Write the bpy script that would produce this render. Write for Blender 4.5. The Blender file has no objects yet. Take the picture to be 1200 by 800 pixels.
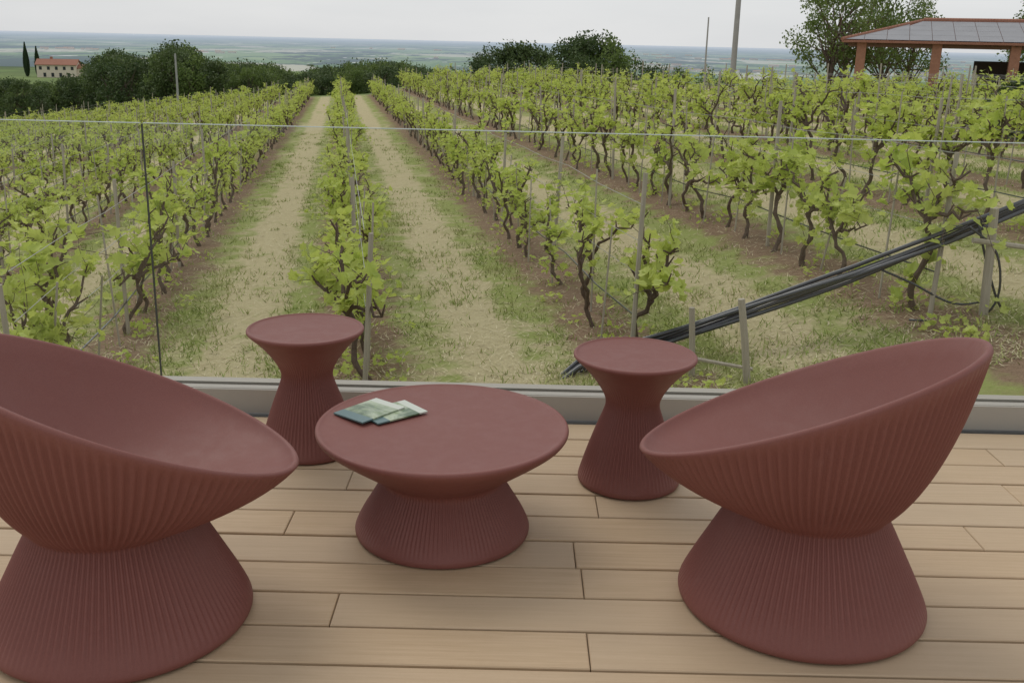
import bpy, math, random
import numpy as np
from mathutils import Vector, Matrix
random.seed(7); rng=np.random.default_rng(7)
S=bpy.context.scene
COL=S.collection
# ------------------------------------------------------------------ helpers
def mesh_obj(name, V, F, mats, midx=None, smooth=False, parent=None, loc=None, link=True):
    me=bpy.data.meshes.new(name)
    me.from_pydata([tuple(v) for v in V],[],[tuple(f) for f in F])
    for m in mats: me.materials.append(m)
    if midx is not None: me.polygons.foreach_set('material_index',list(midx))
    if smooth: me.polygons.foreach_set('use_smooth',[True]*len(me.polygons))
    me.update()
    if not link: return me
    o=bpy.data.objects.new(name,me); COL.objects.link(o)
    if parent: o.parent=parent
    if loc: o.location=loc
    return o
def empty(name,loc=(0,0,0)):
    e=bpy.data.objects.new(name,None); e.location=loc; e.empty_display_size=.2; COL.objects.link(e); return e
def box(V,F,c,s,rot=0):
    b=len(V); cz,sn=math.cos(rot),math.sin(rot)
    for dz in(-1,1):
        for dx,dy in((-1,-1),(1,-1),(1,1),(-1,1)):
            x,y=dx*s[0]/2,dy*s[1]/2
            V.append((c[0]+x*cz-y*sn,c[1]+x*sn+y*cz,c[2]+dz*s[2]/2))
    for f in((3,2,1,0),(4,5,6,7),(0,1,5,4),(1,2,6,5),(2,3,7,6),(3,0,4,7)): F.append(tuple(b+i for i in f))
def tube(V,F,P,R,n=6,cap=True):
    P=[Vector(p) for p in P]; b=len(V)
    for i,p in enumerate(P):
        d=(P[min(i+1,len(P)-1)]-P[max(i-1,0)])
        if d.length<1e-9: d=Vector((0,0,1))
        d.normalize()
        u=d.cross(Vector((0.13,.97,.2)));
        if u.length<.1: u=d.cross(Vector((1,0,0)))
        u.normalize(); w=d.cross(u)
        for k in range(n):
            a=2*math.pi*k/n; V.append(p+(u*math.cos(a)+w*math.sin(a))*R[i])
    for i in range(len(P)-1):
        for k in range(n):
            k2=(k+1)%n; F.append((b+i*n+k,b+i*n+k2,b+(i+1)*n+k2,b+(i+1)*n+k))
    if cap:
        F.append(tuple(b+k for k in range(n))[::-1]); e=b+(len(P)-1)*n; F.append(tuple(e+k for k in range(n)))
class NT:
    def __init__(s,name):
        s.m=bpy.data.materials.new(name); s.m.use_nodes=True; s.t=s.m.node_tree; s.t.nodes.clear()
        s.out=s.n('ShaderNodeOutputMaterial')
    def n(s,t,**k):
        x=s.t.nodes.new(t)
        for a,b in k.items(): setattr(x,a,b)
        return x
    def put(s,sock,v):
        if isinstance(v,bpy.types.NodeSocket): s.t.links.new(v,sock)
        elif isinstance(v,(tuple,list)) and len(v)==3 and sock.type=='RGBA': sock.default_value=(*v,1)
        else: sock.default_value=v
    def math(s,op,a,b=0.0,clamp=False):
        x=s.n('ShaderNodeMath',operation=op); x.use_clamp=clamp; s.put(x.inputs[0],a); s.put(x.inputs[1],b); return x.outputs[0]
    def mix(s,f,a,b,mode='MIX'):
        x=s.n('ShaderNodeMix',data_type='RGBA',blend_type=mode); s.put(x.inputs[0],f); s.put(x.inputs[6],a); s.put(x.inputs[7],b); return x.outputs[2]
    def noise(s,vec,scale,detail=4,rough=.55,dist=0):
        x=s.n('ShaderNodeTexNoise'); 
        if vec is not None: s.put(x.inputs['Vector'],vec)
        x.inputs['Scale'].default_value=scale; x.inputs['Detail'].default_value=detail; x.inputs['Roughness'].default_value=rough; x.inputs['Distortion'].default_value=dist
        return x.outputs[0]
    def ramp(s,v,lo,hi,a=0.0,b=1.0):
        x=s.n('ShaderNodeMapRange'); x.interpolation_type='SMOOTHSTEP'; s.put(x.inputs[0],v)
        x.inputs[1].default_value=lo; x.inputs[2].default_value=hi; x.inputs[3].default_value=a; x.inputs[4].default_value=b; return x.outputs[0]
    def pos(s): return s.n('ShaderNodeNewGeometry').outputs['Position']
    def objc(s): return s.n('ShaderNodeTexCoord').outputs['Object']
    def island(s): return s.n('ShaderNodeNewGeometry').outputs['Random Per Island']
    def orand(s): return s.n('ShaderNodeObjectInfo').outputs['Random']
    def scale(s,v,sc):
        x=s.n('ShaderNodeVectorMath',operation='MULTIPLY'); s.put(x.inputs[0],v); x.inputs[1].default_value=sc; return x.outputs[0]
    def bump(s,h,st,dist):
        x=s.n('ShaderNodeBump'); s.put(x.inputs['Height'],h); x.inputs['Strength'].default_value=st; x.inputs['Distance'].default_value=dist; return x.outputs[0]
    def bsdf(s,col,rough=.6,normal=None,spec=.5,metal=0):
        x=s.n('ShaderNodeBsdfPrincipled'); s.put(x.inputs['Base Color'],col); s.put(x.inputs['Roughness'],rough)
        x.inputs['Specular IOR Level'].default_value=spec; x.inputs['Metallic'].default_value=metal
        if normal is not None: s.put(x.inputs['Normal'],normal)
        return x.outputs[0]
    def done(s,sh): s.t.links.new(sh,s.out.inputs[0]); return s.m
# ------------------------------------------------------------------ materials
def m_simple(name,c,rough=.7,var=.25,sc=12,bump=.0,spec=.4,metal=0,stretch=(1,1,1)):
    t=NT(name); p=t.scale(t.objc(),stretch); n=t.noise(p,sc,5)
    col=t.mix(n,tuple(x*(1-var) for x in c),tuple(min(1,x*(1+var)) for x in c))
    nm=t.bump(n,bump,.02) if bump else None
    return t.done(t.bsdf(col,rough,nm,spec,metal))
def m_plastic():
    t=NT('burgundy_plastic'); p=t.objc(); n=t.noise(p,3,3); f=t.noise(p,420,2,.6); s=t.noise(p,17,5,.6)
    col=t.mix(n,(.200,.070,.056),(.225,.081,.065)); col=t.mix(t.ramp(f,.35,.75),col,(.175,.059,.048))
    col=t.mix(t.math('MULTIPLY',t.ramp(s,.55,.8),.2),col,(.26,.13,.11))
    return t.done(t.bsdf(col,t.ramp(s,.3,.7,.52,.62),t.bump(f,.3,.0015),.4))
def m_deck():
    t=NT('deck_wood'); p=t.pos(); r=t.island()
    off=t.n('ShaderNodeCombineXYZ'); t.put(off.inputs[0],t.math('MULTIPLY',r,57)); t.put(off.inputs[2],t.math('MULTIPLY',r,31))
    ad=t.n('ShaderNodeVectorMath',operation='ADD'); t.put(ad.inputs[0],p); t.put(ad.inputs[1],off.outputs[0]); q=ad.outputs[0]
    g=t.noise(t.scale(q,(1.2,38,1)),2.2,6,.6,.6); fine=t.noise(t.scale(q,(5,260,1)),3,4,.7); big=t.noise(p,1.1,4)
    spk=t.noise(t.scale(q,(40,90,1)),4,3,.7)
    c=t.mix(t.ramp(g,.25,.75),(.47,.335,.20),(.56,.41,.26))
    c=t.mix(t.math('MULTIPLY',t.ramp(fine,.4,.75),.3),c,(.38,.26,.155))
    c=t.mix(t.math('MULTIPLY',r,.5),c,(.50,.39,.27))
    c=t.mix(t.math('MULTIPLY',t.ramp(big,.45,.75),.35),c,(.40,.31,.22))
    c=t.mix(t.math('MULTIPLY',t.ramp(spk,.62,.75),.3),c,(.28,.2,.13))
    return t.done(t.bsdf(c,t.ramp(big,.3,.7,.48,.66),t.bump(t.math('ADD',g,fine),.25,.003),.35))
def m_leaf(name,c1,c2,c3,tr=.35,sh=.3):
    t=NT(name); r=t.island(); o=t.orand(); p=t.pos(); n=t.noise(p,.9,3)
    c=t.mix(r,c1,c2); c=t.mix(t.math('MULTIPLY',t.ramp(n,.42,.7),.7),c,c3); c=t.mix(t.math('MULTIPLY',o,.35),c,c3)
    a=t.bsdf(c,.5,None,sh); tl=t.n('ShaderNodeBsdfTranslucent'); t.put(tl.inputs[0],t.mix(.5,c,c1))
    m=t.n('ShaderNodeMixShader'); m.inputs[0].default_value=tr; t.t.links.new(a,m.inputs[1]); t.t.links.new(tl.outputs[0],m.inputs[2])
    return t.done(m.outputs[0])
SP=2.56; A0=.15; TH=math.radians(9.64); CU,SU=math.cos(TH),math.sin(TH)
def ground_masks(t):
    p=t.pos(); sx=t.n('ShaderNodeSeparateXYZ'); t.put(sx.inputs[0],p); x,y=sx.outputs[0],sx.outputs[1]
    a=t.math('ADD',t.math('MULTIPLY',x,CU),t.math('MULTIPLY',y,SU))
    L=t.math('SUBTRACT',t.math('MULTIPLY',y,CU),t.math('MULTIPLY',x,SU))
    ph=t.math('SUBTRACT',t.math('FRACT',t.math('ADD',t.math('DIVIDE',t.math('SUBTRACT',a,A0),SP),50.5)),.5)
    dr=t.math('MULTIPLY',t.math('ABSOLUTE',ph),SP)
    return p,a,L,dr,ph
def m_ground():
    t=NT('vineyard_ground'); p,a,L,dr,ph=ground_masks(t)
    n1=t.noise(p,.55,5,.6); n2=t.noise(p,2.6,6,.65); n3=t.noise(p,14,6,.7); n4=t.noise(p,60,4,.7)
    straw=t.mix(n3,(.42,.36,.20),(.70,.62,.39)); straw=t.mix(t.math('MULTIPLY',t.ramp(n4,.4,.7),.45),straw,(.34,.28,.16))
    green=t.mix(n3,(.19,.25,.05),(.32,.38,.11)); green=t.mix(t.ramp(n4,.5,.75),green,(.45,.42,.20))
    soil=t.mix(n3,(.20,.13,.085),(.38,.27,.18)); soil=t.mix(t.ramp(n4,.45,.7),soil,(.16,.11,.07))
    w=t.math('ADD',dr,t.math('MULTIPLY',t.math('SUBTRACT',n2,.5),1.3))
    # mown straw strip down the middle of each alley, greener shoulders
    mid=t.ramp(t.math('ADD',dr,t.math('MULTIPLY',t.math('SUBTRACT',n1,.5),1.1)),.72,1.12,.13,-.16)
    gm=t.ramp(t.math('ADD',t.math('ADD',t.math('MULTIPLY',n1,.85),t.math('MULTIPLY',n2,.85)),mid),.76,1.02)
    alley=t.mix(t.math('MULTIPLY',gm,.88),straw,green)
    c=t.mix(t.ramp(w,.20,.60,1,0),alley,soil)
    clod=t.noise(p,5.5,4,.75); c=t.mix(t.math('MULTIPLY',t.ramp(clod,.58,.68),.35),c,(.18,.13,.07))
    # countryside
    ln=t.n('ShaderNodeVectorMath',operation='LENGTH'); t.put(ln.inputs[0],p); d=ln.outputs['Value']
    q=t.scale(p,(1,.38,0)); vo=t.n('ShaderNodeTexVoronoi'); t.put(vo.inputs['Vector'],q); vo.inputs['Scale'].default_value=.0026
    sc=t.n('ShaderNodeSeparateColor'); t.put(sc.inputs[0],vo.outputs['Color'])
    fld=t.mix(sc.outputs[0],(.08,.17,.045),(.26,.36,.13)); fld=t.mix(t.ramp(sc.outputs[1],.70,.78),fld,(.50,.48,.35))
    wood=t.noise(t.scale(p,(1,.35,0)),.0013,8,.78)
    fld=t.mix(t.ramp(wood,.50,.54),fld,(.022,.05,.03))
    bl=t.noise(t.scale(p,(1,.3,0)),.007,3,.7); fld=t.mix(t.ramp(bl,.64,.67),fld,(.80,.76,.72))
    near=t.mix(t.noise(p,.05,5),(.10,.15,.04),(.2,.25,.08)); 
    far=t.mix(t.ramp(d,250,700),near,fld)
    hz=t.math('SUBTRACT',1,t.math('POWER',2.718,t.math('MULTIPLY',d,-1/11000)))  # aerial haze painted into the far ground colour, paler towards the horizon
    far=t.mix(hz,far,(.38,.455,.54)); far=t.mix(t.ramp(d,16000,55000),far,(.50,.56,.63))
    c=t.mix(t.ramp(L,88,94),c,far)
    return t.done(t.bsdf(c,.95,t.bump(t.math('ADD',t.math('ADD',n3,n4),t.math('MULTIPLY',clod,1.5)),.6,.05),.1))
def m_grass():
    t=NT('grass_blades'); p=t.pos(); r=t.island(); n=t.noise(p,.8,4)
    c=t.mix(r,(.19,.27,.05),(.36,.42,.12)); c=t.mix(t.math('MULTIPLY',t.ramp(n,.4,.65),.6),c,(.45,.43,.20))
    return t.done(t.bsdf(c,.7,None,.2))
def m_straw():
    t=NT('straw'); r=t.island(); return t.done(t.bsdf(t.mix(r,(.42,.35,.20),(.74,.67,.45)),.8,None,.2))
def m_glass():
    t=NT('clear_glass'); tr=t.n('ShaderNodeBsdfTransparent'); tr.inputs[0].default_value=(.96,.974,.966,1)
    gl=t.n('ShaderNodeBsdfGlossy'); gl.inputs['Roughness'].default_value=.02
    f=t.n('ShaderNodeFresnel'); f.inputs[0].default_value=1.45
    m=t.n('ShaderNodeMixShader'); t.put(m.inputs[0],f.outputs[0]); t.t.links.new(tr.outputs[0],m.inputs[1]); t.t.links.new(gl.outputs[0],m.inputs[2])
    return t.done(m.outputs[0])
def m_bark():
    t=NT('vine_bark'); p=t.objc(); n=t.noise(t.scale(p,(1,1,.25)),60,5,.7)
    c=t.mix(n,(.05,.035,.026),(.20,.15,.115)); return t.done(t.bsdf(c,.9,t.bump(n,.8,.01),.2))
def m_tiles():
    t=NT('roof_tiles'); p=t.objc(); w=t.n('ShaderNodeTexWave'); t.put(w.inputs[0],p); w.inputs['Scale'].default_value=2.2
    n=t.noise(p,3,5); c=t.mix(n,(.28,.12,.08),(.38,.20,.14)); return t.done(t.bsdf(c,.85,t.bump(w.outputs[1],.6,.05),.2))
def m_cover(name,seed):
    t=NT(name); p=t.objc(); q=t.n('ShaderNodeVectorMath',operation='ADD'); t.put(q.inputs[0],p); q.inputs[1].default_value=(seed,seed*.7,0)
    n=t.noise(q.outputs[0],9,5,.6,.8); m=t.noise(q.outputs[0],30,5,.6)
    c=t.mix(t.ramp(n,.38,.6),(.08,.13,.07),(.42,.48,.34)); c=t.mix(t.ramp(m,.5,.7),c,(.22,.30,.13))
    s=t.n('ShaderNodeSeparateXYZ'); t.put(s.inputs[0],p)
    c=t.mix(t.ramp(s.outputs[1],-.055,-.05,1,0),c,(.10,.17,.17)); c=t.mix(t.ramp(s.outputs[1],.066,.068),c,(.55,.58,.5))
    return t.done(t.bsdf(c,.28,None,.5))
PL=m_plastic(); DECK=m_deck(); GR=m_ground(); GLASS=m_glass(); BARK=m_bark()
LEAF=m_leaf('vine_leaf',(.56,.65,.13),(.38,.49,.09),(.63,.67,.21),.45)
DLEAF=m_leaf('tree_leaf_dark',(.08,.12,.04),(.045,.078,.028),(.12,.16,.05),.2,.2)
MLEAF=m_leaf('tree_leaf_mid',(.14,.20,.05),(.08,.13,.04),(.21,.27,.07),.3,.2)
CLEAF=m_leaf('cypress_leaf',(.025,.045,.02),(.018,.035,.018),(.03,.05,.02),.05,.1)
POST=m_simple('weathered_post',(.40,.36,.29),.9,.35,30,.4,.2,0,(1,1,.1)); WIRE=m_simple('wire_steel',(.42,.42,.41),.45,.1,5,0,.5,.3)
HOSE=m_simple('black_rubber',(.035,.042,.050),.25,.3,20,0,.8); BOARDGAP=m_simple('dark_substructure',(.06,.055,.052),.9)
RAIL=m_simple('rail_aluminium',(.38,.35,.30),.5,.05,8,0,.4); CONC=m_simple('concrete',(.36,.35,.34),.85,.2,3,.3)
EDGE=m_simple('glass_edge',(.46,.55,.52),.2,.1,3,0,.6); JOINT=m_simple('joint_seal',(.05,.055,.05),.5)
TILE=m_tiles(); BRICK=m_simple('brick',(.34,.17,.11),.9,.3,9,.3); PLASTER=m_simple('plaster',(.66,.58,.47),.9,.08,2); WIN=m_simple('window_dark',(.03,.035,.04),.2)
PV=m_simple('grey_roof_sheet',(.25,.25,.26),.5,.2,1.5,0,.4)
# ------------------------------------------------------------------ terrain
HA=[-400,-120,-60,-20,-10,-2.4,.15,2.7,4.0,5.27,7.8,12,30,120]
HH=[13,11,9.0,5.2,3.9,2.98,2.85,2.72,2.42,2.12,1.78,1.6,1.5,2.0]
ag=np.linspace(-400,120,5201); hg=np.interp(ag,HA,HH); k=np.ones(15)/15; hg=np.convolve(np.pad(hg,7,mode='edge'),k,'valid')
def ss(x): x=min(1,max(0,x)); return x*x*(3-2*x)
def tz(x,y):
    a=x*CU+y*SU; L=y*CU-x*SU
    z=1.6-float(np.interp(a,ag,hg))-.022*min(L,300) if L>-20 else 1.6-float(np.interp(a,ag,hg))+.44
    far=ss((L-92)/85)
    z=z*(1-far)+(-12.5)*far if L>92 else z
    z-=98*ss((L-380)/1500)
    if L<92: z+=.03*math.sin(x*1.7+y*.6)*math.sin(y*1.1-x*.4)
    return z
def axis(lo,hi,near,step,g):
    v=[0.0]; s=step
    while v[-1]<hi:
        if v[-1]>near: s*=g
        v.append(v[-1]+s)
    w=[0.0]; s=step
    while w[-1]>lo:
        if w[-1]<-near: s*=g
        w.append(w[-1]-s)
    return w[::-1][:-1]+v
xs=axis(-60000,60000,30,.5,1.06); ys=axis(-40,70000,100,.6,1.05)
V=[(x,y,tz(x,y)) for y in ys for x in xs]; nx=len(xs)
F=[(j*nx+i,j*nx+i+1,(j+1)*nx+i+1,(j+1)*nx+i) for j in range(len(ys)-1) for i in range(nx-1)]
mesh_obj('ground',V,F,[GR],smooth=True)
# ------------------------------------------------------------------ deck
V=[];F=[]; pitch=.183; y=4.20; row=0
joints={0:[.4],1:[-1.3,2.0],2:[.9],3:[-.6,1.9],4:[.32,2.6],5:[-.75,1.6],6:[.22,-2.4],7:[.235,2.5],8:[-.5],9:[.23,-1.9]}
while y>-3:
    js=sorted(joints.get(row,[random.uniform(-5,5)])+[-4.2-random.random(),4.3+random.random()])
    e=[-6.5]+js+[6.5]
    for i in range(len(e)-1):
        x0,x1=e[i]+.0015,e[i+1]-.0015
        jz=random.uniform(-.0012,.0012)
        y1=y-.0050; y0=y-pitch+.0050; b=.003; s=len(V)
        for (zz,ins) in((-.025,0),(-b+jz,0),(jz,b)):
            V+=[(x0+ins,y0+ins,zz),(x1-ins,y0+ins,zz),(x1-ins,y1-ins,zz),(x0+ins,y1-ins,zz)]
        for l in(0,4):
            for q in range(4):
                q2=(q+1)%4; F.append((s+l+q,s+l+q2,s+l+4+q2,s+l+4+q))
        F.append((s+8,s+9,s+10,s+11))
    y-=pitch; row+=1
dk=empty('wooden_deck')
mesh_obj('boards',V,F,[DECK],parent=dk)
V=[];F=[]; box(V,F,(0,.65,-.127),(13.0,7.2,.2)); mesh_obj('substructure',V,F,[BOARDGAP],parent=dk)
V=[];F=[]; box(V,F,(0,4.36,-1.5),(13.0,.18,2.9)); mesh_obj('retaining_wall',V,F,[CONC],parent=dk)
# ------------------------------------------------------------------ glass balustrade
gb=empty('glass_balustrade')
V=[];F=[]
box(V,F,(0,4.255,.052),(13,.012,.108)); box(V,F,(0,4.405,.052),(13,.012,.108)); box(V,F,(0,4.33,.03),(13,.136,.05))
r=mesh_obj('base_channel',V,F,[RAIL],parent=gb)
V=[];F=[]; box(V,F,(0,4.285,.102),(13,.046,.012)); box(V,F,(0,4.37,.102),(13,.05,.012)); mesh_obj('channel_cover',V,F,[RAIL],parent=gb)
V=[];F=[];E=[];EF=[];J=[];JF=[]
edges=[-5.75,-1.56,2.63,6.5]
for i in range(3):
    x0,x1=edges[i]+.006,edges[i+1]-.006
    V0=len(V); V+=[(x0,4.33,.06),(x1,4.33,.06),(x1,4.33,1.235),(x0,4.33,1.235)]; F.append((V0,V0+1,V0+2,V0+3))
    box(E,EF,((x0+x1)/2,4.33,1.2385),(x1-x0,.014,.003))
for x in edges[1:3]: box(J,JF,(x,4.33,.67),(.005,.012,1.13))
mesh_obj('panels',V,F,[GLASS],parent=gb); mesh_obj('top_edge',E,EF,[EDGE],parent=gb); mesh_obj('joints',J,JF,[JOINT],parent=gb)
# ------------------------------------------------------------------ furniture
def lathe(prof,N,ribs,amp):
    V=[];F=[]
    for (r,z,a) in prof:
        for k in range(N):
            ph=2*math.pi*k/N
            rr=r-amp*a*(.5+.5*math.cos(ribs*ph)) if r>.02 else r
            V.append((rr*math.cos(ph),rr*math.sin(ph),z))
    for i in range(len(prof)-1):
        for k in range(N):
            k2=(k+1)%N; F.append((i*N+k,i*N+k2,(i+1)*N+k2,(i+1)*N+k))
    return V,F
def curve(pts,n):
    out=[]; P=[pts[0]]+pts+[pts[-1]]
    for i in range(1,len(P)-2):
        for k in range(n):
            t=k/n; out.append(tuple(.5*((2*P[i][j])+(-P[i-1][j]+P[i+1][j])*t+(2*P[i-1][j]-5*P[i][j]+4*P[i+1][j]-P[i+2][j])*t*t+(-P[i-1][j]+3*P[i][j]-3*P[i+1][j]+P[i+2][j])*t**3) for j in range(3)))
    out.append(pts[-1]); return out
def side_table(loc):
    pr=curve([(.178,0,0),(.190,.006,0),(.193,.016,0),(.190,.035,.2),(.168,.11,1),(.138,.20,1),(.112,.27,1),(.101,.31,.8),(.108,.345,.5),(.135,.392,.2),(.180,.448,0),(.212,.478,0),(.2255,.492,0),(.2275,.499,0),(.224,.5045,0),(.217,.505,0),(.205,.5,0),(.15,.496,0),(.07,.495,0),(.001,.495,0)],5)
    V,F=lathe(pr,72*6,72,.0058); return mesh_obj('side_table',V,F,[PL],smooth=True,loc=loc)
def coffee_table(loc):
    pr=curve([(.27,0,0),(.289,.005,0),(.294,.016,0),(.291,.032,.1),(.270,.075,.9),(.240,.125,1),(.213,.172,1),(.205,.195,.6),(.222,.218,.2),(.28,.258,0),(.35,.308,0),(.398,.345,0),(.413,.362,0),(.4165,.372,0),(.413,.3795,0),(.404,.381,0),(.385,.3765,0),(.30,.370,0),(.15,.367,0),(.001,.366,0)],5)
    V,F=lathe(pr,120*6,120,.0048); return mesh_obj('coffee_table',V,F,[PL],smooth=True,loc=loc)
def chair(loc,yaw):
    N=112*6; ribs=112; V=[]
    base=curve([(.33,0,0),(.352,.005,0),(.362,.018,0),(.358,.04,.15),(.33,.10,.8),(.294,.17,1),(.258,.24,1),(.234,.285,1),(.222,.312,.8)],4)
    for (r,z,a) in base:
        for k in range(N):
            ph=2*math.pi*k/N; rr=r-.008*a*(.5+.5*math.cos(ribs*ph)); V.append((rr*math.cos(ph),rr*math.sin(ph),z))
    rz0=.320; rn=.224; cx=.045; ax=.468; ay=.425
    def rim(ph): 
        x=cx+ax*math.cos(ph); y=ay*math.sin(ph); z=.655-.45*x; return x,y,z
    n=30
    for i in range(1,n+1):
        t=i/n; a=.5*t+.5*math.sin(math.pi*t/2); b=.43*t+.57*(1-math.cos(math.pi*t/2))
        am=.0090*ss((t-.02)/.35)*ss((1-t)/.12)+.003*ss(1-t*5)
        for k in range(N):
            ph=2*math.pi*k/N; x,y,z=rim(ph); nx_,ny_=rn*math.cos(ph),rn*math.sin(ph)
            px,py=nx_+(x-nx_)*a,ny_+(y-ny_)*a; l=math.hypot(px,py); q=1-am*(.5+.5*math.cos(ribs*ph))/l
            V.append((px*q,py*q,rz0+(z-rz0)*b))
    for (ins,up) in((.002,.006),(.006,.010),(.011,.0115),(.017,.009),(.022,.004)):
        for k in range(N):
            ph=2*math.pi*k/N; x,y,z=rim(ph); l=math.hypot(x-cx,y); q=(l-ins)/l
            V.append((cx+(x-cx)*q,y*q,z+up))
    m=18
    for i in range(1,m+1):
        s=i/m; g=1-(1-s)**2.1
        for k in range(N):
            ph=2*math.pi*k/N; x,y,z=rim(ph); l=math.hypot(x-cx,y); q=(l-.025)/l*(1-s*.997)
            zz=z-.004; V.append((cx+(x-cx)*q-.03*g*(1-s),y*q,zz+(.385-zz)*g))
    rows=len(V)//N
    F=[(i*N+k,i*N+(k+1)%N,(i+1)*N+(k+1)%N,(i+1)*N+k) for i in range(rows-1) for k in range(N)]
    o=mesh_obj('lounge_chair',V,F,[PL],smooth=True,loc=loc); o.rotation_euler[2]=yaw; return o
coffee_table((-.222,3.17,0)); side_table((-.81,3.86,0)); side_table((.456,3.61,0))
chair((.885,2.765,0),math.radians(180-29)); chair((-1.095,2.585,0),math.radians(26))
# magazines
mg=empty('magazines',(-.465,3.285,.376))
V=[];F=[]; box(V,F,(0,0,.0),(.140,.200,.005)); 
b1=mesh_obj('booklet_lower',V,F,[m_cover('cover_a',3.1)],parent=mg,loc=(.060,.0,.0)); b1.rotation_euler[2]=math.radians(-50)
V=[];F=[]; box(V,F,(0,0,.0),(.140,.200,.005))
b2=mesh_obj('booklet_upper',V,F,[m_cover('cover_b',8.4)],parent=mg,loc=(-.015,-.005,.0056)); b2.rotation_euler[2]=math.radians(-38)
# ------------------------------------------------------------------ vines
def leaf(V,F,c,size,r=random):
    yaw=r.uniform(0,6.283); tilt=r.gauss(.5,.5); roll=r.gauss(0,.5)
    M=Matrix.Rotation(yaw,3,'Z')@Matrix.Rotation(tilt,3,'X')@Matrix.Rotation(roll,3,'Y')
    fz=.18
    half=[(0,0,0),(.28,-.12,fz*.6),(.55,.12,fz),(.40,.38,fz*.6),(.52,.66,fz*.7),(.20,.68,.05),(0,1.0,-.1)]
    b=len(V); c=Vector(c)
    for p in half: V.append(c+M@(Vector(p)*size))
    for p in half[1:-1]: V.append(c+M@(Vector((-p[0],p[1],p[2]))*size))
    F.append((b,b+1,b+2,b+3,b+4,b+5,b+6)); F.append((b,b+6,b+11,b+10,b+9,b+8,b+7))
def make_vine(seed,lush,lm=1.0):
    r=random.Random(seed); V=[];F=[];LV=[];LF=[]
    h=r.uniform(.50,.78); lx,ly=r.uniform(-.18,.18),r.uniform(-.28,.28)
    P=[];R=[]; ph1,ph2=r.uniform(0,6),r.uniform(0,6)
    for i in range(10):
        t=i/9; P.append((lx*t+.035*math.sin(t*9+ph1)+r.gauss(0,.008),ly*t+.04*math.sin(t*7+ph2)+r.gauss(0,.008),h*t-.05*(i==0))); R.append(.029*(1-.3*t)*r.uniform(.75,1.25))
    R[0]=.042; R[-1]=.036
    tube(V,F,P,R,7)
    head=Vector(P[-1]); ends=[]
    arms=[-1,1,r.choice((-1,1))]+([r.choice((-1,1))] if r.random()<.6 else [])
    for s in arms:
        ln=r.uniform(.38,.75); up=r.uniform(.05,.6); Q=[head];  d=Vector((r.uniform(-.2,.2),s*ln,up))
        for i in range(1,9):
            t=i/8; Q.append(head+Vector((d.x*t+r.uniform(-.035,.035),d.y*t+r.uniform(-.03,.03),d.z*math.sin(t*1.5)+r.uniform(-.045,.045))))
        tube(V,F,Q,[.021-.012*i/8 for i in range(9)],5); ends+=Q[2:]
        for q in Q[2:]:
            if r.random()<.5: tube(V,F,[q,q+Vector((r.gauss(0,.05),r.gauss(0,.05),r.uniform(.03,.12)))],[.010,.006],4)
    nshoot=int(r.uniform(12,17)*lush)
    for i in range(nshoot):
        low=r.random()<.07
        s=Vector(P[r.randint(3,8)]) if low else r.choice(ends)+Vector((0,0,0)); ln=r.uniform(.12,.46)*(1+(lm-1)*.8); d=Vector((r.gauss(0,.40),r.gauss(0,.55),r.uniform(-.1,1.1))).normalized()
        if r.random()<.15: d.z*=-.6
        if r.random()<.10: ln*=1.5
        Q=[];n=5
        for j in range(n+1):
            t=j/n; Q.append(s+d*ln*t+Vector((0,0,-.08*t*t))+Vector((r.gauss(0,.01),r.gauss(0,.01),0)))
        tube(V,F,Q,[.0045*(1-.6*j/n) for j in range(n+1)],3,False)
        for j in range(1,n+1):
            for _ in range(r.choice((1,2,2))):
                sz=r.uniform(.055,.125)*(1-.4*j/n)*lm
                leaf(LV,LF,Q[j]+Vector((r.gauss(0,.04),r.gauss(0,.04),r.gauss(0,.03))),sz,r)
    n=len(V); m=[0]*len(F)+[1]*len(LF)
    return mesh_obj('vine',V+LV,F+[tuple(n+i for i in f) for f in LF],[BARK,LEAF],m,link=False)
NV=18; vm=[make_vine(100+i,1.45 if i%2 else .95) for i in range(NV)]
vn=[make_vine(300+i,1.55 if i%3 else 1.0,1.28) for i in range(12)]
def w(a,L): return (a*CU-L*SU, a*SU+L*CU)
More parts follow.
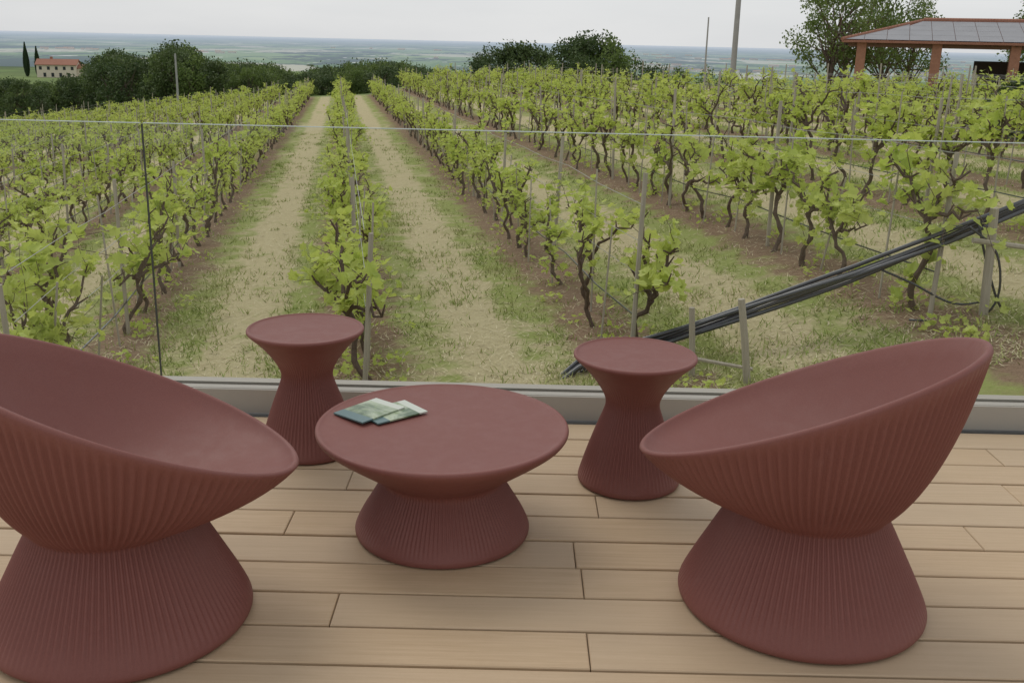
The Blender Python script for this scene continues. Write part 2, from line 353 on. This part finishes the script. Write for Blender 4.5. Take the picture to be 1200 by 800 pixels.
for n in range(-18,15):
    a=A0+n*SP
    L0={0:8.9,1:9.4,2:8.6,-1:8.0,-2:8.0}.get(n,8.5)
    if a>14: L1=42
    elif n>=4: L1=78
    else: L1=88-(3 if n<-8 else 0)
    rw=empty('grapevine_row')
    L=L0; k=0
    while L<L1:
        x,y=w(a+random.gauss(0,.06),L)
        if random.random()>(.04 if n!=1 else .07) and abs(x)<60:
            lushset=vn if (L<15 and -3<=n<=4) else vm[1::2] if (random.random()<(.8 if n<-1 else .4)) else vm
            o=bpy.data.objects.new('vine',random.choice(lushset)); COL.objects.link(o); o.parent=rw
            o.location=(x,y,tz(x,y)); s=random.uniform(.85,1.14)
            o.scale=(s*random.uniform(.85,1.15),s,s*random.uniform(.93,1.12)); o.rotation_euler=(random.gauss(0,.05),random.gauss(0,.06),TH+random.choice((0,math.pi))+random.gauss(0,.2))
        L+=random.uniform(.78,1.1); k+=1
    V=[];F=[]; L=L0-.3; tops=[]
    while L<L1+3:
        x,y=w(a,L); z=tz(x,y); lx,ly=random.gauss(0,.05),random.gauss(0,.05); hh=random.uniform(1.4,1.85)
        tube(V,F,[(x,y,z-.1),(x+lx,y+ly,z+hh)],[.025,.022],6); L+=random.uniform(3.6,4.6)
    L=L0+.5
    while L<min(L1,60):
        x,y=w(a+random.gauss(0,.05),L); z=tz(x,y); hh=random.uniform(1.0,1.65)
        tube(V,F,[(x,y,z-.05),(x+random.gauss(0,.08),y+random.gauss(0,.08),z+hh)],[.012,.010],5); L+=random.uniform(.9,1.7)
    mesh_obj('stakes',V,F,[POST],parent=rw)
    V=[];F=[];mi=[]
    for hz_,rr in((.80,.003),(1.12,.003),(1.48,.003),(.42,.009)):
        P=[]; L=L0-.3
        while L<L1:
            x,y=w(a+.03,L); P.append((x,y,tz(x,y)+hz_+(random.uniform(-.05,.0) if rr>.005 else random.uniform(-.012,.012)))); L+=1.6
        f0=len(F); tube(V,F,P,[rr]*len(P),4); mi+=[1 if rr>.005 else 0]*(len(F)-f0)
    mesh_obj('trellis_wires',V,F,[WIRE,HOSE],mi,parent=rw)
# ------------------------------------------------------------------ grass + straw
def blades(name,mat,N,straw):
    V=np.zeros((N*3,3)); c=0
    while c<N:
        Lr=7+ (rng.random()**1.7)*38; ar=rng.uniform(-.75,.75)*Lr*1.0+.17*Lr
        ph=((ar-A0)/SP+50.5)%1-.5; dr=abs(ph)*SP
        if not straw and dr<.42 and rng.random()<.8: continue
        if not straw and dr>.95 and rng.random()<.65: continue
        nn=math.sin(ar*1.3+Lr*.35)+math.sin(Lr*.8-ar*2.1)+.8*math.sin(Lr*2.3+ar*3.7)
        if not straw and nn<rng.normal()*1.3: continue
        x,y=w(ar,Lr)
        cl=1 if straw else 7
        for _ in range(cl):
            if c>=N: break
            xx,yy=x+rng.normal()*.07,y+rng.normal()*.07; z=tz(xx,yy)
            th=rng.uniform(0,6.28)
            if straw:
                l=rng.uniform(.04,.13); dx,dy=math.cos(th)*l,math.sin(th)*l; wd=.004
                V[c*3]=(xx-dy/l*wd,yy+dx/l*wd,z+.012); V[c*3+1]=(xx+dy/l*wd,yy-dx/l*wd,z+.012); V[c*3+2]=(xx+dx,yy+dy,z+rng.uniform(.012,.05))
            else:
                h=rng.uniform(.02,.085); wd=.005+.0002*Lr; lean=rng.normal(0,.04,2)
                V[c*3]=(xx-math.cos(th)*wd,yy-math.sin(th)*wd,z); V[c*3+1]=(xx+math.cos(th)*wd,yy+math.sin(th)*wd,z); V[c*3+2]=(xx+lean[0],yy+lean[1],z+h)
            c+=1
    mesh_obj(name,V.tolist(),[(3*i,3*i+1,3*i+2) for i in range(N)],[mat])
blades('grass',m_grass(),90000,False); blades('straw_clippings',m_straw(),70000,True)
# weeds under the rows
V=[];F=[]; r_=random.Random(5)
for _ in range(420):
    n=r_.choice((-2,-1,-1,0,0,1,1,2,2,3,3,4)); L=7.5+r_.random()**1.6*22; x,y=w(A0+n*SP+r_.gauss(0,.22),L); z=tz(x,y)
    for j in range(r_.randint(4,12)): leaf(V,F,(x+r_.gauss(0,.07),y+r_.gauss(0,.07),z+r_.uniform(.02,.14)),r_.uniform(.03,.075),r_)
mesh_obj('weeds',V,F,[LEAF])
# ------------------------------------------------------------------ cable bundle and stakes near the glass
cb=empty('black_hose_bundle')
base=[(.30,8.8,-1.52),(.62,9,-1.30),(.95,9,-1.17),(1.56,9,-.95),(2.3,9,-.66),(3.05,9,-.37),(3.77,9,-.05),(4.5,9.05,.27),(5.2,9.3,.50)]
V=[];F=[]
for i,(ox,oz) in enumerate(((0,0),(.015,.045),(-.01,-.04),(.02,.08),(0,.02),(.01,-.02))):
    P=[]
    for j in range(60):
        t=j/59*(len(base)-1); q=min(int(t),len(base)-2); fr=t-q
        p=Vector(base[q]).lerp(Vector(base[q+1]),fr); tw=.016*math.sin(j*.22+i*1.7)
        P.append(p+Vector((ox,.03*math.cos(j*.22+i*1.9)+.02*i,oz+tw)))
    tube(V,F,P,[.021]*60,8)
mesh_obj('hoses',V,F,[HOSE],smooth=True,parent=cb)
V=[];F=[]
for L_ in([(4.0,8.95,.12),(4.25,8.9,-.1),(4.32,8.9,-.5),(4.15,8.95,-.72),(3.6,9,-.75)],[(4.1,9,.14),(4.2,8.95,-.2),(4.4,8.95,-.62),(4.7,9,-.8)],[(3.3,9.05,-.3),(3.6,9.05,-.42),(4.0,9.05,-.6),(4.3,9.0,-.55)]):
    tube(V,F,[tuple(p) for p in curve(L_,5)],[.011]*(5*(len(L_)-1)+1),6)
mesh_obj('loose_hoses',V,F,[HOSE],smooth=True,parent=cb)
def stake(x,y,h,r,lx=0,ly=0): 
    z=tz(x,y); V=[];F=[]; tube(V,F,[(0,0,-.1),(lx*.5,0,h*.5),(lx,ly,h)],[r,r*.97,r*.9],8); mesh_obj('wooden_stake',V,F,[POST],loc=(x,y,z))
stake(1.60,8.6,.62,.028,-.05); stake(2.0,8.2,.72,.032,-.12); stake(4.22,8.9,.95,.042,-.05); stake(4.75,8.9,1.2,.04,.03)
V=[];F=[]; tube(V,F,[(4.0,8.85,.02),(5.2,8.9,-.12)],[.025,.025],8); tube(V,F,[(1.5,8.52,-1.0),(2.05,8.30,-1.03)],[.018,.018],6)
mesh_obj('wooden_cross_rails',V,F,[POST])
# ------------------------------------------------------------------ trees
def make_tree(seed,mat,H=8,W=3.2,nl=2600,ls=.30,trunk=.3,airy=False):
    r=random.Random(seed); V=[];F=[];LV=[];LF=[]
    top=H*.72
    P=[(r.gauss(0,.12)*i,r.gauss(0,.12)*i,top*i/5) for i in range(6)]; tube(V,F,P,[.20*(1-.14*i) for i in range(6)],7)
    cl=[]
    for i in range(24 if not airy else 30):
        t=r.random(); zz=H*(trunk+.08+(.86-trunk)*t); rad=W*math.sqrt(max(.05,1-((t-.38)/.70)**2))*r.uniform(.25,.85); an=r.uniform(0,6.28)
        c=Vector((rad*math.cos(an),rad*math.sin(an),zz)); cl.append((c,r.uniform(.6,1.25)*(W/3.2)*(.7 if airy else 1)))
        s=Vector(P[r.randint(1,4)]); tube(V,F,[s,s.lerp(c,.5)+Vector((0,0,-.2)),c],[.07,.045,.015],4,False)
    for c,rd in cl:
        for _ in range(int(nl/len(cl))):
            d=Vector((r.gauss(0,1),r.gauss(0,1),r.gauss(0,.75))).normalized()*rd*(r.random()**.45)*1.15
            p=c+d; n=Vector((r.gauss(0,1),r.gauss(0,1),r.gauss(.6,1))).normalized(); u=n.cross(Vector((r.random(),r.random(),.3))).normalized(); q=n.cross(u)
            s=ls*r.uniform(.5,1.2); b=len(LV); LV+=[p-u*s*.5,p+q*s*.32,p+u*s*.5,p-q*s*.32]; LF.append((b,b+1,b+2,b+3))
    n=len(V); m=[0]*len(F)+[1]*len(LF)
    return mesh_obj('tree',V+LV,F+[tuple(n+i for i in f) for f in LF],[BARK,mat],m,link=False)
TD=[make_tree(i,DLEAF,8,3.4,3400,.34,.04) for i in range(4)]+[make_tree(10+i,MLEAF,8,3.2,3400,.34,.04) for i in range(2)]
TA=[make_tree(30+i,MLEAF,8,3.8,4200,.22,.2,True) for i in range(2)]
def put_tree(name,me,x,y,h,parent=None,H=8,wf=1):
    o=bpy.data.objects.new(name,me); COL.objects.link(o); s=h/H; o.scale=(s*wf,s*wf,s); o.location=(x,y,tz(x,y)-.2); o.rotation_euler[2]=random.uniform(0,6.28)
    if parent: o.parent=parent
    return o
tab=[(-.9,-.03),(-.49,-.044),(-.466,-.046),(-.442,-.045),(-.413,-.036),(-.40,-.022),(-.381,-.015),(-.365,-.022),(-.349,-.028),(-.33,-.014),(-.317,-.008),(-.304,-.021),(-.28,-.026),(-.248,-.024),(-.224,-.030),(-.207,-.036),(-.19,-.027),(-.15,-.023),(-.11,-.020),(-.078,-.030),(-.054,-.032)]
tl=empty('distant_treeline')
for i in range(560):
    rr=random.uniform(-.85,-.05) if i>460 else (random.uniform(-.53,-.05) if i>190 else random.uniform(-.31,-.04))
    Y=random.uniform(118,225); e=float(np.interp(rr,[p[0] for p in tab],[p[1] for p in tab]))-random.random()**1.5*.016
    x=rr*Y; h=1.6+e*Y-tz(x,Y)+.2
    if h<1.5: continue
    put_tree('tree',random.choice(TD),x,Y,h,tl,wf=min(2.4,max(.9,5.5/h*random.uniform(.7,1.1))))
for i in range(520):
    rr=random.uniform(-.9,.6); Y=random.uniform(700,4200); x=rr*Y
    put_tree('tree',random.choice(TD),x,Y,random.uniform(7,12),tl,wf=random.uniform(2,4.5))
for (rr,e,Y) in((-.035,-.016,135),(-.018,-.006,140),(-.002,-.001,140),(.008,-.003,141),(.025,-.008,140),(.045,.0,146),(.058,.006,140),(.07,.007,143),(.082,.005,141),(.09,.0,138),(.105,-.012,140),(.125,-.019,150),(.15,-.02,150),(.18,-.022,150),(.0,-.015,130),(.06,-.012,128),(.03,-.014,128)):
    x=rr*Y; put_tree('broadleaf_tree',random.choice(TD),x,Y,1.6+e*Y-tz(x,Y)+.2,None,wf=1.0)
for (x,Y,h) in((17.0,58,6.2),(19.5,63,7.6),(22.6,66,7.6),(25,68,6.5),(31.5,64,7)):
    put_tree('broadleaf_tree',random.choice(TA),x,Y,h)
for (x,y,h) in((12.4,26,1.7),(13.6,26.5,2.0),(14.8,27,1.9)):
    put_tree('shrub',TD[0],x,y,h,wf=1.4)
# distant houses on the plain
PLW=m_simple('distant_walls',(.66,.66,.65),.9,.15,.01); PLR=m_simple('distant_roofs',(.42,.33,.30),.9,.15,.01)
V=[];F=[];mi=[]; r_=random.Random(11)
for c in range(34):
    Y=r_.uniform(2300,11000); X=r_.uniform(-.75,.55)*Y
    for _ in range(r_.randint(2,12)):
        x=X+r_.gauss(0,.03*Y); y=Y+r_.gauss(0,120); z=tz(x,y); f0=len(F)
        sx,sy,h=r_.uniform(10,40)*(1+Y/9000),r_.uniform(9,16),r_.uniform(5,10)
        box(V,F,(x,y,z+h/2),(sx,sy,h)); mi+=[0]*6
        b=len(V); V+=[(x-sx/2-.3,y-sy/2-.3,z+h),(x+sx/2+.3,y-sy/2-.3,z+h),(x+sx/2+.3,y,z+h+3),(x-sx/2-.3,y,z+h+3),(x-sx/2-.3,y+sy/2+.3,z+h),(x+sx/2+.3,y+sy/2+.3,z+h)]
        F+=[(b,b+1,b+2,b+3),(b+3,b+2,b+5,b+4),(b,b+3,b+4),(b+1,b+5,b+2)]; mi+=[1]*4
mesh_obj('distant_village',V,F,[PLW,PLR],mi)
# cypresses
def cyp(x,y,h):
    r=random.Random(int(x)); V=[];F=[];LV=[];LF=[]
    tube(V,F,[(0,0,0),(0,0,h*.9)],[.18,.03],6)
    for _ in range(1400):
        t=r.random(); rad=h*.085*math.sin(math.pi*min(1,(t*.93+.07))**.75)*r.uniform(.6,1.1)+.05; an=r.uniform(0,6.28); p=Vector((rad*math.cos(an),rad*math.sin(an),.4+t*(h-.5)))
        u=Vector((r.gauss(0,.2),r.gauss(0,.2),1)).normalized()*.45; q=Vector((-math.sin(an),math.cos(an),0))*.18; b=len(LV); LV+=[p-u,p+q,p+u,p-q]; LF.append((b,b+1,b+2,b+3))
    n=len(V); mesh_obj('cypress_tree',V+LV,F+[tuple(n+i for i in f) for f in LF],[BARK,CLEAF],[0]*len(F)+[1]*len(LF),loc=(x,y,tz(x,y)))
cyp(-153.5,330,10.2); cyp(-150.5,331,9.0)
# ------------------------------------------------------------------ farmhouse
def gable(V,F,x0,x1,y0,y1,z0,z1,ov=.4):
    ym=(y0+y1)/2; b=len(V); x0-=ov;x1+=ov;y0-=ov;y1+=ov; t=.15
    V+=[(x0,y0,z0),(x1,y0,z0),(x1,ym,z1),(x0,ym,z1),(x0,y1,z0),(x1,y1,z0)]+[(x0,y0,z0-t),(x1,y0,z0-t),(x1,ym,z1-t),(x0,ym,z1-t),(x0,y1,z0-t),(x1,y1,z0-t)]
    for f in((0,1,2,3),(3,2,5,4),(7,6,9,8),(8,9,10,11),(0,6,7,1),(4,5,11,10),(0,3,9,6),(3,4,10,9),(1,7,8,2),(2,8,11,5)): F.append(tuple(b+i for i in f))
fx,fy=-143.5,330; fz=tz(fx,fy)-.1
fh=empty('farmhouse',(fx,fy,fz)); fh.rotation_euler[2]=math.radians(12)
V=[];F=[]; box(V,F,(0,0,1.7),(11.5,7,4.4)); box(V,F,(7.0,.3,1.2),(3,5.6,3.4)); b=len(V)
V+=[(-5.75,-3.5,3.9),(-5.75,3.5,3.9),(-5.75,0,5.4),(5.75,-3.5,3.9),(5.75,3.5,3.9),(5.75,0,5.4)]; F+=[(b,b+2,b+1),(b+3,b+4,b+5)]
mesh_obj('walls',V,F,[PLASTER],parent=fh)
V=[];F=[]; gable(V,F,-5.75,5.75,-3.5,3.5,3.95,5.6); gable(V,F,5.9,8.6,-2.5,3.1,2.95,4.1,.2); mesh_obj('roof',V,F,[TILE],parent=fh)
V=[];F=[]
for i in range(5): box(V,F,(-4.6+i*2.3,-3.51,2.9),(.8,.06,1.0)); 
for i in range(4): box(V,F,(-3.5+i*2.3,-3.51,.9),(.8,.06,1.2))
box(V,F,(5.76,0,2.6),(.06,.8,1.0)); mesh_obj('windows',V,F,[WIN],parent=fh)
V=[];F=[]; box(V,F,(-2,0.6,5.7),(.7,.7,1.1)); mesh_obj('chimney',V,F,[BRICK],parent=fh)
# ------------------------------------------------------------------ open shelter with grey roof, tiled hips and ridge
br=empty('open_shelter',(15.1,50,0)); br.rotation_euler[2]=math.radians(-19)
LW=26; LD=10; ze=1.98; zr=2.98; gz=-1.6
V=[(0,0,ze),(LW,0,ze),(LW,LD,ze),(0,LD,ze),(3.6,5,zr),(LW-3.6,5,zr)]
V+=[(v[0],v[1],v[2]-.10) for v in V[:6]]
F=[(0,1,5,4),(1,2,5),(2,3,4,5),(3,0,4),(0,6,7,1),(1,7,8,2),(2,8,9,3),(3,9,6,0),(6,9,8,7)]
mesh_obj('roof',V,F,[TILE],parent=br)
sl=(zr-ze)/5; V=[];F=[]
hl=lambda yy: .12+yy*.72
for j in range(4):
    yy0=.03+j*1.19; yy1=yy0+1.17; xx=0.0
    while xx<LW:
        l0,l1=max(xx,hl(yy0)),max(xx,hl(yy1)); r0,r1=min(xx+.97,LW-hl(yy0)),min(xx+.97,LW-hl(yy1))
        if r0-l0>.1:
            b=len(V)
            pts=[(l0,yy0),(r0,yy0),(max(r1,l1+.001),yy1),(l1,yy1)] if r1>l1 else [(l0,yy0),(r0,yy0),(r0,yy0+(r0-l0)/.72)]
            for (X_,Y_) in pts: V.append((X_,Y_,ze+sl*Y_+.04))
            F.append(tuple(range(b,b+len(pts))))
        xx+=.99
mesh_obj('grey_roof_sheets',V,F,[PV],parent=br)
V=[];F=[]
for i in range(8): box(V,F,(.9+i*3.3,.5,(ze-.10+gz)/2),(.42,.42,ze-.11-gz))
mesh_obj('brick_pillars',V,F,[BRICK],parent=br)
V=[];F=[]; box(V,F,(LW/2+3,9.4,-.2),(LW-7,.3,2.6)); mesh_obj('back_wall',V,F,[m_simple('dark_wall',(.10,.08,.065),.9)],parent=br)
V=[];F=[]; box(V,F,(LW/2,.5,ze-.20),(LW-.6,.28,.18))
for i in range(26): box(V,F,(.5+i*1.0,5,ze-.14),(.10,9.6,.07))
mesh_obj('timber_beams',V,F,[m_simple('timber',(.16,.09,.055),.8)],parent=br)
V=[];F=[]; tube(V,F,[(3.6,5,zr+.04),(LW-3.6,5,zr+.04)],[.13,.13],8); tube(V,F,[(0,0,ze+.04),(3.6,5,zr+.04)],[.09,.09],8); mesh_obj('ridge_tiles',V,F,[TILE],parent=br)
# ------------------------------------------------------------------ poles and wires
def pole(name,x,y,h,r,arm=False):
    z=tz(x,y); V=[];F=[]; tube(V,F,[(0,0,-.5),(0,0,h)],[r,r*.7],12)
    if arm: box(V,F,(0,0,h-.5),(1.4,.1,.1))
    return mesh_obj(name,V,F,[CONC],smooth=False,loc=(x,y,z))
pole('utility_pole',12.15,60,10.5,.17,True); pole('utility_pole',13.2,75,5.0,.07); pole('utility_pole',-35.6,110,6.4,.13)
V=[];F=[]
for dz in(0,.5):
    P=[]
    for i in range(21):
        t=i/20; P.append((12.15+ t*24,60+t*4,5.0+dz+ t*6 -4*.9*t*(1-t)))
    tube(V,F,P,[.013]*21,4)
mesh_obj('power_cable',V,F,[HOSE])
# ------------------------------------------------------------------ world, sun, camera
W=bpy.data.worlds.new("World"); S.world=W; W.use_nodes=True; nt=W.node_tree; nt.nodes.clear()
out=nt.nodes.new('ShaderNodeOutputWorld'); bg=nt.nodes.new('ShaderNodeBackground'); sky=nt.nodes.new('ShaderNodeTexSky')
sky.sky_type='NISHITA'; sky.sun_disc=False; sky.sun_elevation=math.radians(55); sky.sun_rotation=math.radians(-35)
tc=nt.nodes.new('ShaderNodeTexCoord'); mp=nt.nodes.new('ShaderNodeMapping'); mp.inputs['Scale'].default_value=(1,1,5)
nz=nt.nodes.new('ShaderNodeTexNoise'); nz.inputs['Scale'].default_value=1.6; nz.inputs['Detail'].default_value=6
cr=nt.nodes.new('ShaderNodeValToRGB'); cr.color_ramp.elements[0].position=.35; cr.color_ramp.elements[0].color=(6.5,6.7,6.95,1); cr.color_ramp.elements[1].position=.7; cr.color_ramp.elements[1].color=(8.3,8.35,8.4,1)
mx=nt.nodes.new('ShaderNodeMix'); mx.data_type='RGBA'; mx.inputs[0].default_value=.92
nt.links.new(tc.outputs['Generated'],mp.inputs[0]); nt.links.new(mp.outputs[0],nz.inputs['Vector']); nt.links.new(nz.outputs[0],cr.inputs[0])
nt.links.new(sky.outputs[0],mx.inputs[6]); nt.links.new(cr.outputs[0],mx.inputs[7]); nt.links.new(mx.outputs[2],bg.inputs[0]); bg.inputs[1].default_value=.1; nt.links.new(bg.outputs[0],out.inputs[0])
sd=bpy.data.lights.new('sun','SUN'); sd.energy=1.0; sd.angle=math.radians(35); sd.color=(1,.95,.87); so=bpy.data.objects.new('sun',sd); COL.objects.link(so)
so.rotation_euler=(math.radians(35),0,math.radians(180+35)); 
cd=bpy.data.cameras.new('camera'); cd.lens=36; cd.sensor_width=36; cd.clip_end=200000; cd.clip_start=.05
co=bpy.data.objects.new('camera',cd); COL.objects.link(co)
co.matrix_world=Matrix.Translation((0,0,1.6))@Matrix.Rotation(math.radians(90-16.35),4,'X')@Matrix.Rotation(math.radians(1.32),4,'Z')
S.camera=co
S.view_settings.view_transform='Standard'; S.view_settings.look='None'; S.view_settings.exposure=0
